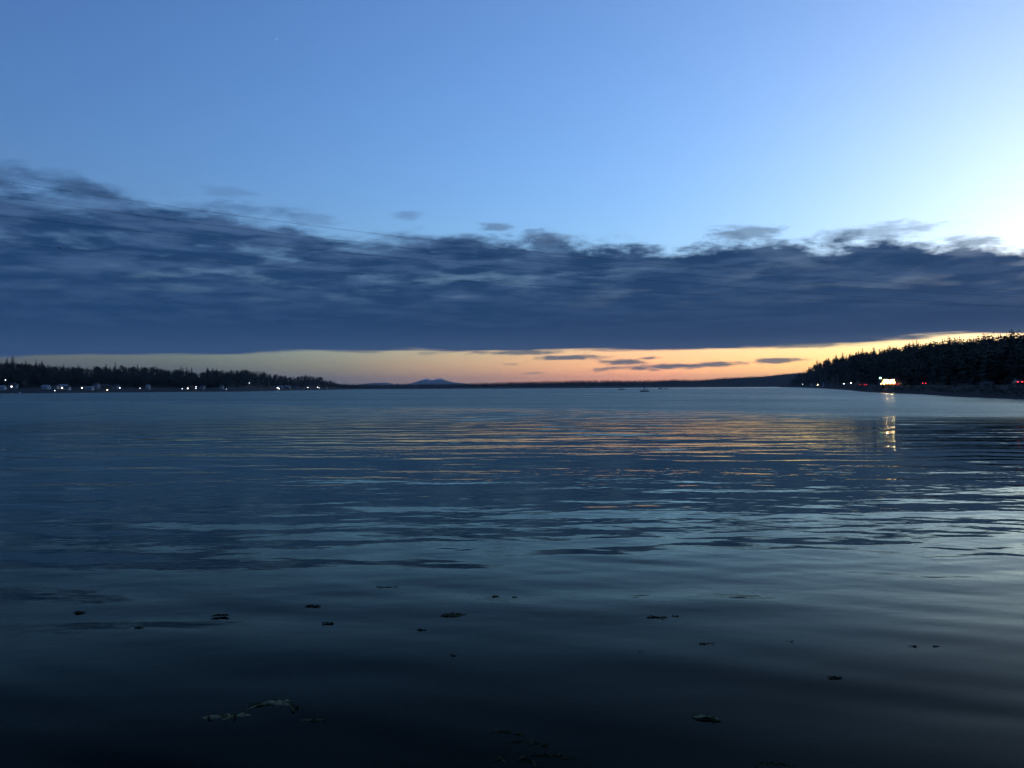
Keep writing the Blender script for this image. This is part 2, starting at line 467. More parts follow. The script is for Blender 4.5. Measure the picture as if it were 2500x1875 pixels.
def build_seabed():
    ys = np.concatenate([np.linspace(-40, 0, 20), np.linspace(0.4, 30, 120), np.geomspace(31, 60000, 60)])
    us = np.linspace(-1, 1, 160)
    half = np.where(ys < 30, 40.0, ys * 2.7)
    X = us[None, :] * half[:, None] * np.ones((len(ys), 1)); Y = np.repeat(ys[:, None], len(us), 1)
    base = np.interp(Y, [-40, -3, 2.0, 5.0, 8.0, 16.0, 40.0, 120.0, 400.0], [2.9, 2.4, 2.2, 0.25, -0.22, -0.65, -1.8, -4.0, -6.0])
    Z = base + 0.05 * fbm(X, Y, 0.22, 4.0, 3) * (np.abs(Y) < 60)
    me = mesh_np('seabed', np.stack([X.ravel(), Y.ravel(), Z.ravel()], 1), grid_faces(len(ys), len(us)))
    m = mat('dark_pebbly_mud', (0.020, 0.019, 0.015), 0.9, (0.045, 0.042, 0.030), 1.3, 0.6, 14.0)
    return tag(link('seabed', me, None, m), 'dark pebbly mud of the beach and shallow seabed', 'seabed', kind='structure')


build_seabed()


# ------------------------------------------------------------------ land
class Land:
    """Shore strip between a waterline and a wooded ridge; x is a bearing column, D the distance ahead."""
    def __init__(self, ctrl, tree, profile, depth=400.0):
        c = np.array(ctrl, float)
        self.x, self.ds, self.dr, top = c[:, 0], c[:, 1], c[:, 2], c[:, 3]
        self.zt = CAM_Z + (hor(self.x) - top) / FPX * self.dr
        self.tree = tree; self.profile = profile; self.depth = depth
    def Ds(self, x): return np.interp(x, self.x, self.ds) + self.jit(x)
    def jit(self, x):
        d = np.interp(x, self.x, self.ds)
        return d * 0.006 * fbm(x, x * 0, 1 / 60.0, 8.0, 3)
    def Dr(self, x): return np.interp(x, self.x, self.dr)
    def top(self, x): return np.interp(x, self.x, self.zt)
    def h(self, x, D):
        x = np.asarray(x, float); D = np.asarray(D, float)
        ds, dr = self.Ds(x), self.Dr(x)
        zr = np.maximum(self.top(x) - self.tree, 1.0)
        pd, pz = self.profile
        a = D - ds
        base = np.interp(a, pd, pz)
        k = np.clip((a - pd[-1]) / np.maximum(dr - ds - pd[-1], 1.0), 0, 1)
        z = np.minimum(base, pz[-1]) + (zr - pz[-1]) * (k ** 0.85) * (k > 0)
        z = np.where(a < 0, a * 0.12, z)
        back = np.clip((D - dr) / self.depth, 0, 1)
        z = z - back * np.maximum(zr - 1.0, 0) * 0.6
        rel = np.clip(a / 120.0, 0, 1)
        return z + rel * 1.2 * fbm(x / FPX * D, D, 1 / 120.0, 6.0, 3)
    def build(self, name, label, m, x0, x1, nx=260, nt=60):
        xs = np.linspace(x0, x1, nx); ts = np.concatenate([np.linspace(-0.06, 0.35, nt), np.linspace(0.37, 1.0, nt // 2), np.linspace(1.1, 2.0, 6)])
        Xp, T = np.meshgrid(xs, ts)
        ds, dr = self.Ds(Xp), self.Dr(Xp)
        D = np.where(T <= 1, ds + T * (dr - ds), dr + (T - 1) * self.depth)
        Z = self.h(Xp, D)
        V = np.stack([((Xp - 1250) / FPX * D).ravel(), D.ravel(), Z.ravel()], 1)
        return tag(link(name, mesh_np(name, V, grid_faces(len(ts), nx)), None, m), label, 'land', kind='structure')


m_land = bpy.data.materials.new('shore_ground'); m_land.use_nodes = True
_n = NT(m_land.node_tree); _p = _n.N['Principled BSDF']; _pos = _n.new('ShaderNodeNewGeometry').outputs['Position']
_z = _n.sep(_pos)[2]
_f = _n.noise(_pos, 0.08, 5.0, 0.6)
_beach = _n.mix(_n.noise(_pos, 0.7, 5.0, 0.6), (0.009, 0.008, 0.007, 1), (0.022, 0.020, 0.017, 1))
_grass = _n.mix(_n.ss(_f, 0.4, 0.62), (0.008, 0.010, 0.006, 1), (0.018, 0.017, 0.010, 1))
_duff = _n.mix(_n.ss(_f, 0.4, 0.62), (0.006, 0.007, 0.005, 1), (0.012, 0.011, 0.007, 1))
_c = _n.mix(_n.ss(_n.add(_z, _n.mul(_f, 1.2)), 1.2, 2.6), _beach, _grass)
_n.put(_p.inputs['Base Color'], _n.mix(_n.ss(_z, 6.0, 10.0), _c, _duff)); _p.inputs['Roughness'].default_value = 0.95

left_land = Land([(-1500, 700, 900, 868), (-400, 900, 1060, 874), (0, 1000, 1150, 878), (100, 1030, 1180, 885), (200, 1080, 1240, 895), (260, 1110, 1280, 891),
                  (340, 1160, 1330, 892), (420, 1210, 1400, 899), (445, 1220, 1410, 897), (485, 1230, 1430, 907), (515, 1240, 1440, 898), (560, 1260, 1500, 902), (600, 1300, 1560, 899),
                  (640, 1480, 1750, 905), (680, 1680, 1950, 914), (705, 1820, 2050, 918), (755, 2150, 2350, 914), (785, 2420, 2600, 918), (797, 2520, 2680, 927), (815, 2700, 2850, 929),
                  (832, 2900, 3000, 938), (870, 3100, 3180, 941), (895, 3250, 3300, 947)], 15.0, ([0, 6, 28, 45], [0, 1.4, 4.6, 5.4]))
left_land.build('hillside_left', 'wooded hillside with houses along the water at the left', m_land, -1500, 893)
right_land = Land([(1900, 3000, 3060, 944), (1922, 2700, 2800, 926), (1938, 2450, 2560, 914), (1954, 2200, 2350, 906), (1973, 1850, 2050, 898), (1995, 1480, 1700, 882), (2022, 1180, 1420, 872), (2063, 820, 1150, 865), (2106, 560, 930, 856),
                   (2171, 440, 800, 848), (2212, 405, 740, 841), (2239, 385, 700, 835), (2318, 300, 620, 827), (2375, 272, 575, 826), (2402, 262, 560, 819), (2500, 226, 500, 810), (2700, 190, 450, 797),
                   (3000, 165, 420, 792), (3600, 150, 400, 790), (4500, 120, 390, 790)], 15.0, ([0, 5, 22, 60], [0, 1.2, 3.9, 4.2]))
right_land.build('hillside_right', 'dark wooded hillside with a shore road at the right', m_land, 1901, 4500)
far_land = Land([(-1800, 5000, 5600, 938), (700, 3400, 3900, 938), (840, 3300, 3800, 938), (885, 3300, 3800, 941), (975, 3300, 3800, 941), (1111, 3300, 3800, 938.5), (1224, 3300, 3800, 932), (1340, 3350, 3900, 928.5),
                 (1442, 3500, 4000, 925.5), (1575, 3800, 4300, 925.5), (1648, 4000, 4500, 922.5), (1696, 4200, 4700, 923.5), (1775, 4500, 5000, 918), (1870, 4800, 5300, 913), (1905, 4900, 5400, 909), (1949, 5000, 5500, 905), (2300, 5200, 5700, 905), (4500, 5200, 5700, 900)],
                16.0, ([0, 10, 60, 100], [0, 2, 6, 8]), 900.0)
far_land.build('far_shore', 'long low wooded far shore beyond the bay', m_land, -1800, 4500, 420, 30)


def build_mountain():
    pts = [(800, 946), (860, 941), (881, 938), (905, 935), (919, 934), (942, 933.5), (955, 936), (967, 938), (985, 938), (998, 937), (1014, 932.5), (1030, 927.5), (1043, 923.5), (1050, 926), (1057, 928),
           (1066, 925), (1077, 923), (1086, 927.5), (1093, 930), (1108, 933), (1127, 935), (1160, 939), (1230, 944), (1300, 947)]
    px = np.array([p[0] for p in pts], float); py = np.array([p[1] for p in pts], float)
    D0 = 25000.0
    xs = np.linspace(800, 1300, 240); ts = np.linspace(-1, 1, 41)
    Xp, T = np.meshgrid(xs, ts)
    top = np.maximum(CAM_Z + (hor(Xp) - np.interp(Xp, px, py)) / FPX * D0, 2.0)
    D = D0 + T * 2600
    rel = 1 - np.abs(T) ** 1.25
    Z = top * rel + 0.10 * top * fbm(Xp * 12, D, 1 / 1700.0, 9.0, 4) * rel * (np.abs(T) + 0.12) - 4
    V = np.stack([((Xp - 1250) / FPX * D).ravel(), D.ravel(), Z.ravel()], 1)
    m = bpy.data.materials.new('mountain_forest_and_snow'); m.use_nodes = True
    n = NT(m.node_tree); p = n.N['Principled BSDF']; pos = n.new('ShaderNodeNewGeometry').outputs['Position']
    zz = n.sep(pos)[2]
    f = n.noise(pos, 0.004, 6.0, 0.65)
    n.put(p.inputs['Base Color'], n.mix(n.ss(n.add(zz, n.mul(n.sub(f, 0.5), 190.0)), 225.0, 250.0), (0.04, 0.05, 0.05, 1), (0.75, 0.78, 0.82, 1)))
    p.inputs['Roughness'].default_value = 0.9
    return tag(link('mountain', mesh_np('mountain', V, grid_faces(41, 240)), None, m), 'distant blue mountain with snow streaks above the far shore', 'mountain', kind='structure')


build_mountain()


# ------------------------------------------------------------------ trees
def conifer_mesh(seed, tiers=17, per=9, full=True):
    """Crown of a fir of height 1: whorls of drooping boughs, each a ragged folded blade. Returns V, F (triangles)."""
    r = random.Random(seed); V = []; F = []
    lean = (r.uniform(-.015, .015), r.uniform(-.015, .015))
    wid = r.uniform(0.17, 0.23); bare = r.uniform(0.08, 0.18)
    for i in range(tiers):
        t = i / (tiers - 1)
        z = bare + (0.99 - bare) * t ** 0.92
        L = wid * (1 - t) ** 0.62 * r.uniform(0.85, 1.15) + 0.020
        k = max(4, int(per * (1 - 0.5 * t)))
        a0 = r.uniform(0, 6.28)
        for j in range(k):
            if r.random() < 0.10: continue
            a = a0 + 6.283 * j / k + r.uniform(-.22, .22); l = L * r.uniform(0.62, 1.22)
            cx, cy = lean[0] * z, lean[1] * z
            ca, sa = math.cos(a), math.sin(a); drop = l * r.uniform(0.18, 0.50) * (1 - 0.4 * t); wd = l * r.uniform(0.22, 0.36) + 0.006
            b = len(V)
            V += [(cx, cy, z + 0.015), (cx + ca * l * .55 - sa * wd, cy + sa * l * .55 + ca * wd, z - drop * .55 - wd * .25), (cx + ca * l, cy + sa * l, z - drop),
                  (cx + ca * l * .55 + sa * wd, cy + sa * l * .55 - ca * wd, z - drop * .55 - wd * .25), (cx + ca * l * .5, cy + sa * l * .5, z - drop * .25 + 0.006)]
            F += [(b, b + 1, b + 4), (b + 4, b + 1, b + 2), (b, b + 4, b + 3), (b + 4, b + 2, b + 3)] if full else [(b, b + 1, b + 2), (b, b + 2, b + 3)]
    b = len(V); rr = 0.014
    V += [(lean[0] + rr * math.cos(q), lean[1] + rr * math.sin(q), 0.955) for q in (0, 2.1, 4.2)] + [(lean[0], lean[1], 1.02)]
    F += [(b, b + 1, b + 3), (b + 1, b + 2, b + 3), (b + 2, b, b + 3)]
    return np.array(V), np.array(F)


def broad_mesh(seed, n=260):
    """Uneven broad crown of height 1 made of small leaf clumps."""
    r = random.Random(seed); V = []; F = []
    lobes = [(r.uniform(-.16, .16), r.uniform(-.16, .16), r.uniform(.45, .82), r.uniform(.12, .2)) for _ in range(7)] + [(0, 0, .62, .22)]
    for i in range(n):
        lx, ly, lz, lr = r.choice(lobes)
        d = Vector((r.gauss(0, 1), r.gauss(0, 1), r.gauss(0, 1))).normalized() * lr * r.uniform(.6, 1.05)
        c = Vector((lx, ly, lz)) + d
        e1 = Vector((r.gauss(0, 1), r.gauss(0, 1), r.gauss(0, 1))).normalized(); e2 = e1.orthogonal().normalized(); s_ = r.uniform(.025, .05)
        b = len(V)
        V += [tuple(c + e1 * s_), tuple(c - e1 * s_ * .6 + e2 * s_ * .8), tuple(c - e1 * s_ * .6 - e2 * s_ * .8)]
        F += [(b, b + 1, b + 2)]
    return np.array(V), np.array(F)


def trunk_mesh(seed, top, r0):
    r = random.Random(seed); b = MB()
    b.tube([(0, 0, -0.04), (r.uniform(-.004, .004), r.uniform(-.004, .004), top * .5), (r.uniform(-.01, .01), r.uniform(-.01, .01), top)], [r0, r0 * .65, r0 * .12], 6)
    for _ in range(4):
        a = r.uniform(0, 6.28); z = r.uniform(.3, .6) * top; l = r.uniform(.08, .14)
        b.tube([(0, 0, z), (math.cos(a) * l, math.sin(a) * l, z + l * .5)], [r0 * .35, r0 * .08], 4)
    return b.mesh('trunk', True)


CON = [conifer_mesh(100 + i, tiers=14 + i % 5) for i in range(6)]
BRO = [broad_mesh(200 + i) for i in range(3)]
crown_me = [mesh_np('crown', v, f, False) for v, f in CON] + [mesh_np('crown', v, f, False) for v, f in BRO]
for i, me in enumerate(crown_me): me.materials.append(M['needle'] if i < 6 else M['leafy'])
trunk_me = [trunk_mesh(i, 0.97, 0.016) for i in range(6)] + [trunk_mesh(10 + i, 0.75, 0.024) for i in range(3)]
for me in trunk_me: me.materials.append(M['bark'])


def place_tree(k, loc, height, rz, wide, label, cat, group):
    t = thing('conifer_tree' if k < 6 else 'broadleaf_tree', label, cat, loc, rz, group)
    sc = (height * wide, height * wide, height)
    for nm, me in (('trunk', trunk_me[k]), ('crown', crown_me[k])):
        o = link(nm, me, t); o.scale = sc
    return t


def ridge_trees(land, specs, zones, group, offs):
    """Single trees standing on the crest: specs = (column, row of the tip or None)."""
    for i, (x, ytip, sp) in enumerate(specs):
        D = float(land.Dr(x)) + random.uniform(*offs)
        z = float(land.h(x, D))
        if ytip is None:
            hgt = land.tree * random.choice([0.78, 0.86, 0.92, 0.97, 1.0, 1.04, 1.12]) * random.uniform(.92, 1.08)
        else:
            hgt = max(zat(x, ytip, D) - z, 6.0)
        k = random.randrange(6) if random.random() < 0.66 or ytip is not None else 6 + random.randrange(3)
        wide = (random.uniform(0.85, 1.25) if k < 6 else random.uniform(.9, 1.3)) * (16.0 / max(hgt, 12.0)) ** 0.4
        size = 'tall' if hgt > land.tree * 1.08 else 'low' if hgt < land.tree * 0.86 else 'middling'
        form = 'slim' if wide < 1.0 else 'broad'
        zone = next(txt for lim, txt in zones if x < lim)
        lab = sp or f"{size} {form} {'conifer' if k < 6 else 'round-crowned tree'} {zone}"
        place_tree(k, at(x, D, z - 0.1), hgt, random.uniform(0, 6.28), wide, lab, 'tree', group)


def merged_forest(name, label, placements, meshes, m):
    """Everything of the wood that cannot be told apart, as one mesh."""
    Vs, Fs, n0 = [], [], 0
    for (p, hgt, wide, rz, k) in placements:
        v, f = meshes[k % len(meshes)]
        c, s_ = math.cos(rz), math.sin(rz)
        x = (v[:, 0] * c - v[:, 1] * s_) * hgt * wide + p[0]; y = (v[:, 0] * s_ + v[:, 1] * c) * hgt * wide + p[1]
        Vs.append(np.stack([x, y, v[:, 2] * hgt + p[2]], 1)); Fs.append(f + n0); n0 += len(v)
    me = mesh_np(name, np.concatenate(Vs), np.concatenate(Fs), False)
    return tag(link(name, me, None, m), label, 'forest', kind='stuff')


def scatter(land, x0, x1, n, tmin, hmul=(0.6, 1.1), tmax=1.15, pw=1.0, amin=0.0, keep=None, crest=0.93):
    out = []
    for _ in range(n):
        x = random.uniform(x0, x1); t = tmin + (tmax - tmin) * random.random() ** pw
        ds, dr = float(land.Ds(x)), float(land.Dr(x))
        t = max(t, (amin + random.uniform(0, 30)) / (dr - ds))
        if keep and keep(x, t * (dr - ds)): continue
        D = ds + t * (dr - ds) if t <= 1 else dr + (t - 1) * 120
        hgt = land.tree * random.uniform(*hmul) * (crest if t > .8 else 1.0)
        out.append((at(x, D, float(land.h(x, D)) - .2), hgt, random.uniform(0.9, 1.5), random.uniform(0, 6.28), random.randrange(8)))
    return out


LOW = [conifer_mesh(300 + i, tiers=9, per=6, full=False) for i in range(6)] + [broad_mesh(400 + i, 70) for i in range(2)]
TINY = [conifer_mesh(500 + i, tiers=5, per=4, full=False) for i in range(5)]
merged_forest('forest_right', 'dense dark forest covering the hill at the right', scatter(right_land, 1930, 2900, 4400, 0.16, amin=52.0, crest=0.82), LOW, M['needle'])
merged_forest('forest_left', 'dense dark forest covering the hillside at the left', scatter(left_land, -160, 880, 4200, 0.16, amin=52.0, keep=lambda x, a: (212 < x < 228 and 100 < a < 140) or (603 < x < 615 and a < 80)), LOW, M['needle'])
far_p = []
for _ in range(10000):
    x = random.uniform(820, 2000); t = random.random()
    D = float(far_land.Ds(x)) + 60 + t * (float(far_land.Dr(x)) - float(far_land.Ds(x)) - 40)
    far_p.append((at(x, D, float(far_land.h(x, D)) - .3), 16 * random.uniform(.7, 1.15) * (0.8 if t > .9 else 1), random.uniform(1.3, 2.1), random.uniform(0, 6.28), random.randrange(8)))
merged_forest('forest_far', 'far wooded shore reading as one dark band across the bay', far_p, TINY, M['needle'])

bush_p = []
for _ in range(900):
    x = random.uniform(2010, 2620); a = random.uniform(3, 24)
    D = float(right_land.Ds(x)) + a
    bush_p.append((at(x, D, float(right_land.h(x, D)) - .35), random.uniform(.9, 2.0) * (1.25 - a / 30.0), random.uniform(1.2, 2.2), random.uniform(0, 6.28), random.randrange(2)))
merged_forest('shrubbery', 'low dark scrub covering the bank below the shore road at the right', bush_p, LOW[6:], M['leafy'])

RT = [(2239, 829, 'pointed conifer rising above its neighbours on the slope of the hill at the right'), (2318, 820, 'broad dark conifer standing clear against the bright gap below the clouds'),
      (2343, 820, 'second of two broad conifers standing clear in the bright gap on the right hill'), (2133, 844, 'slim conifer with a sharp tip halfway down the crest of the right hill'),
      (1995, 876, 'conifer where the crest of the right hill drops steeply to the bay'), (2402, 812, None), (2470, 803, None), (2106, 849, None), (2058, 859, None), (2042, 864, None), (2171, 841, None)]
specs = [(x, y, l) for (x, y, l) in RT] + [(random.uniform(1950, 2560) if i % 3 else random.uniform(1960, 2200), None, None) for i in range(150)]
ridge_trees(right_land, specs, [(1998, 'at the low tip of the right hill'), (2045, 'where the right crest climbs from its tip'), (2090, 'on the right crest above the white lamps'),
             (2135, 'on the right crest above the two cars'), (2180, 'on the right crest above the shop'), (2225, 'on the right crest past the shop'),
             (2300, 'on the right crest above the lone car'), (2360, 'on the right crest beside the bright gap'), (2430, 'on the right crest above the grey car'), (9999, 'on the crest by the right edge')],
            'trees along the crest of the right hill', (-25, 25))
LT = [(31, 866, 'tallest conifer on the left hillside, standing near the edge of the picture'), (17, 872, None), (63, 877, 'conifer pair tip standing clear just right of the tallest tree on the left hill'), (88, 877, None), (102, 878, 'slim pointed conifer on the left hill right of the tallest tree'),
      (155, 887, None), (191, 890, None), (259, 887, None), (281, 883, 'dark pointed conifer above the roofs at the middle of the left hillside'), (336, 888, None), (442, 892, 'tall conifer beside the notch in the left skyline'),
      (456, 894, None), (468, 895, None), (507, 895, 'conifer at the far side of the notch in the left skyline'), (520, 897, None), (529, 897, None), (795, 926, None), (808, 926, None), (815, 928, None), (747, 912, None)]
specs = LT + [(random.uniform(-30, 860), None, None) for i in range(110)]
ridge_trees(left_land, specs, [(50, 'on the left skyline near the tallest tree'), (125, 'on the left skyline above the white house'), (190, 'on the left skyline above the cream houses'),
             (250, 'on the left skyline above the wood roof'), (320, 'on the left skyline above the brightest lamp'), (400, 'on the left skyline above the gabled house'),
             (470, 'on the left skyline just before its notch'), (540, 'on the left skyline just past its notch'), (640, 'on the left skyline above the high lamp'),
             (740, 'on the left skyline above the twin lamps'), (9999, 'on the left headland towards its tip')],
            'trees along the skyline of the left hillside', (-18, 18))


# alike neighbours are told apart by their order along the crest
alike = {}
for o in COL.objects:
    if o.get('category') == 'tree': alike.setdefault(o['label'], []).append(o)
ORD = ['first', 'second', 'third', 'fourth', 'fifth', 'sixth', 'seventh', 'eighth', 'ninth', 'tenth', 'eleventh', 'twelfth', 'thirteenth', 'fourteenth', 'fifteenth']
for lab, obs in alike.items():
    if len(obs) > 1:
        for i, o in enumerate(sorted(obs, key=lambda q_: q_.location.x / q_.location.y)): o['label'] = f'{lab}, {ORD[i]} from left'


# ------------------------------------------------------------------ houses
def house(label, land, x, D_in, wd, dp, hw, rise, wall, roof, windows, group, rz=None, cat='house'):
    """Gabled house: walls, roof with eaves, chimney, door and windows on the water side (-y)."""
    D = float(land.Ds(x)) + D_in
    z = float(land.h(x, D))
    t = thing('house', label, cat, at(x, D, z), random.uniform(-.25, .25) if rz is None else rz, group)
    b = MB(); b.box(-wd / 2, wd / 2, -dp / 2, dp / 2, -1.2, hw)
    n = len(b.v); b.v += [(-wd / 2, -dp / 2, hw), (-wd / 2, dp / 2, hw), (-wd / 2, 0, hw + rise), (wd / 2, -dp / 2, hw), (wd / 2, dp / 2, hw), (wd / 2, 0, hw + rise)]
    b.f += [(n, n + 1, n + 2), (n + 3, n + 5, n + 4)]
    b.build('wall', wall, t)
    e = 0.5; th = 0.18; sl = rise / (dp / 2)
    r = MB()
    for s_ in (-1, 1):
        y1, z1 = s_ * (dp / 2 + e), hw - e * sl
        r.loft([[(xx, 0, hw + rise + 0.02), (xx, y1, z1 + 0.02), (xx, y1, z1 + 0.02 + th), (xx, 0, hw + rise + 0.02 + th)] for xx in (-wd / 2 - e, wd / 2 + e)])
    rf = r.build('roof', roof, t)
    MB().box(wd * .2, wd * .2 + .7, -.35, .35, hw + rise * .4, hw + rise + .9).build('chimney', M['concrete'], rf)
    dr = MB().box(-.5 + wd * .32, .5 + wd * .32, -dp / 2 - .06, -dp / 2 + .01, 0, 2.05).build('door', M['brown'], t)
    nw = len(windows)
    for i, kind in enumerate(windows):
        cx = -wd / 2 + wd * (i + .5) / nw * 0.78 + 0.2; ww = min(1.7, wd / nw * .5)
        f = MB().box(cx - ww / 2 - .1, cx + ww / 2 + .1, -dp / 2 - .05, -dp / 2 + .005, .9, 2.35).build('window', M['white'], t)
        MB().box(cx - ww / 2, cx + ww / 2, -dp / 2 - .075, -dp / 2 - .052, 1.0, 2.25).build('pane', {'w': M['win_w'], 'o': M['win_o'], 'd': M['glass']}[kind], f)
    return t


def lamp(label, x, D, z0, hgt, m, rad=0.35, group='lamps along the shores', cat='lamp'):
    t = thing('lamp_post', label, cat, at(x, D, z0), 0.0, group)
    MB().tube([(0, 0, -.3), (0, 0, hgt - .35)], [.09, .05], 8).tube([(0, 0, hgt - .5), (0, -.3, hgt - .25)], .04, 6).build('post', M['metal'], t)
    MB().ball((0, -.35, hgt), rad, 10, .8).build('lamp_head', m, t, True)
    return t


GL = 'houses along the left shore'
hl = [(4, 26, 9, 7, 3.2, 1.8, 'white', 'roofl', 'dd', 'white house half cut by the left edge of the picture'),
      (33, 48, 9, 7, 3.4, 2.2, 'greyw', 'roofd', 'dwd', 'grey house with one lit window behind the white moored boat'),
      (59, 58, 6, 7, 5.0, 1.8, 'cream', 'roofd', 'dd', 'narrow pale house standing a little up the left slope'),
      (113, 34, 9, 7, 3.2, 1.8, 'white', 'roofl', 'ddd', 'bright white house with a pale roof, cleanest of the left shore'),
      (137, 38, 5.5, 6, 3.4, 1.8, 'cream', 'roofd', 'dd', 'small cream house right of the bright white house'),
      (155, 34, 9, 7, 4.4, 1.8, 'cream', 'roofl', 'dwd', 'larger cream house in the pair left of a dark gap'),
      (166, 24, 5, 6, 3.0, 1.6, 'white', 'roofd', 'dd', 'small white house tucked against the larger cream house'),
      (204, 26, 7, 6, 3.0, 1.6, 'greyw', 'roofd', 'dwd', 'grey cottage with a bright window left of the long white house'),
      (219, 22, 9, 6, 2.8, 1.4, 'white', 'roofl', 'ddd', 'long low white house near the middle of the left shore'),
      (236, 40, 6, 8, 5.0, 2.4, 'greyw', 'roofd', 'dd', 'tall grey house right of the long low white house'),
      (257, 42, 12, 8, 3.6, 2.2, 'brown', 'roofd', 'ddd', 'wide brown house above an orange light at the water'),
      (282, 36, 9, 7, 3.4, 2.0, 'greyw', 'roofd', 'dd', 'grey house beside the brightest white lamp of the left shore'),
      (362, 24, 4.5, 6, 4.2, 2.4, 'cream', 'roofl', 'dd', 'narrow pale gabled house standing alone before dark trees'),
      (220, 128, 8, 6, 3.2, 2.0, 'brown', 'greyw', 'dd', 'pale roof showing high between the trees of the left hill'),
      (466, 20, 9, 7, 3.0, 2.0, 'brown', 'roofr', 'wdd', 'brown house with a reddish roof and a lit window'),
      (494, 22, 6, 6, 3.6, 2.0, 'cream', 'roofd', 'dd', 'pale house just right of two stacked lights'),
      (541, 24, 5, 6, 4.0, 2.2, 'cream', 'roofd', 'dd', 'narrow cream house on the far half of the left shore'),
      (684, 26, 11, 8, 3.6, 2.2, 'greyw', 'roofl', 'wd', 'grey house beside twin bright lights near the headland'),
      (701, 30, 13, 8, 3.6, 2.4, 'cream', 'roofl', 'ddd', 'wide cream house right of the twin bright lights'),
      (721, 28, 9, 8, 3.6, 2.0, 'greyw', 'roofd', 'dd', 'dim grey house halfway between the headland houses'),
      (752, 34, 13, 9, 5.0, 2.4, 'brown', 'roofd', 'ww', 'house on the headland with two bright windows side by side'),
      (794, 26, 11, 8, 4.0, 2.4, 'cream', 'roofd', 'dd', 'last pale house before the tip of the headland')]
for (x, di, wd, dp, hw, rs, wa, ro, wi, lab) in hl:
    house(lab, left_land, x, di, wd, dp, hw, rs, M[wa], M[ro], wi, GL)


def shore_lamp(label, land, x, y, D_in, m, rad):
    D = float(land.Ds(x)) + D_in; z = float(land.h(x, D))
    top = max(zat(x, y, D), z + 2.0)
    lamp(label, x, D, z, top - z, m, rad)


for (x, y, di, m, rad, lab) in [
        (14, 928, 60, 'lamp_w', .42, 'white lamp highest above the houses at the left edge'), (134, 957, 4, 'lamp_w', .34, 'small white lamp at the water below the cream house'),
        (262, 954, 6, 'lamp_o', .36, 'orange lamp at the water below the wide brown house'), (293, 949, 24, 'lamp_w', .46, 'brightest white lamp of the left shore, beside a grey house'),
        (342, 949, 22, 'lamp_w', .30, 'white lamp left of the narrow gabled house'), (445, 950, 14, 'lamp_w', .36, 'white lamp left of the house with the reddish roof'),
        (479, 944, 26, 'lamp_w', .40, 'upper of the two stacked white lamps on the left shore'), (478.5, 948, 12, 'lamp_w', .40, 'lower of the two stacked white lamps on the left shore'),
        (552, 952, 8, 'lamp_w', .26, 'faint lamp at the water right of the narrow cream house'), (609, 935, 70, 'lamp_w', .40, 'single lamp high among the trees above the left shore'),
        (677, 948, 20, 'lamp_w', .62, 'upper of the twin bright lamps near the headland'), (682, 951, 8, 'lamp_w', .60, 'lower of the twin bright lamps near the headland'),
        (775, 945, 24, 'lamp_w', .62, 'upper lamp of the pair close to the headland tip'), (779, 947, 12, 'lamp_w', .55, 'lower lamp of the pair close to the headland tip')]:
    shore_lamp(lab, left_land, x, y, di, M[m], rad)


# ------------------------------------------------------------------ boats
def hull_rings(L, B, H, bow=0.9):
    rings = []
    for i in range(11):
        t = i / 10.0
        wdt = B / 2 * (0.72 + 0.28 * math.sin(min(t / .45, 1) * 1.57)) * (1 - max(0, (t - .45) / .55) ** 1.9)
        sh = H * (0.85 + 0.35 * t ** 2); kz = -0.35 * (1 - t ** 3) - .05
        y = -L / 2 + L * t
        wdt = max(wdt, .02)
        rings.append([(-wdt, y, sh), (-wdt * .88, y, sh * .35), (-wdt * .45, y, kz * .7), (0, y, kz), (wdt * .45, y, kz * .7), (wdt * .88, y, sh * .35), (wdt, y, sh)])
    return rings


def sailboat(label, x, D, rz, L, mast, hull):
    t = thing('sailboat', label, 'boat', at(x, D, 0.0), rz, 'boats moored on the bay')
    MB().loft(hull_rings(L, L * .3, L * .10)).build('hull', hull, t)
    c = MB().loft([[(-L * .08, -L * .18, L * .085), (L * .08, -L * .18, L * .085), (L * .07, -L * .18, L * .15), (-L * .07, -L * .18, L * .15)],
                   [(-L * .07, L * .14, L * .09), (L * .07, L * .14, L * .09), (L * .05, L * .10, L * .15), (-L * .05, L * .10, L * .15)]]).build('cabin', M['hull'], t)
    MB().box(-L * .0725, -L * .068, -L * .10, L * .04, L * .105, L * .132).build('window', M['glass'], c)
    MB().tube([(0, L * .08, L * .08), (0, L * .08, mast)], [.22, .16], 8).build('mast', M['metal'], t)
    MB().tube([(0, L * .07, L * .24), (0, -L * .34, L * .23)], .07, 8).build('boom', M['metal'], t)
    MB().tube([(0, L * .05, L * .27), (0, -L * .14, L * .28), (0, -L * .33, L * .25)], [.22, .18, .08], 8).build('furled_sail', M['canvas'], t)
    MB().tube([(0, L * .49, L * .13), (0, L * .08, mast * .97)], .03, 5).build('forestay', M['metal'], t)
    MB().tube([(0, -L * .48, L * .10), (0, L * .08, mast * .98)], .03, 5).build('backstay', M['metal'], t)
    return t


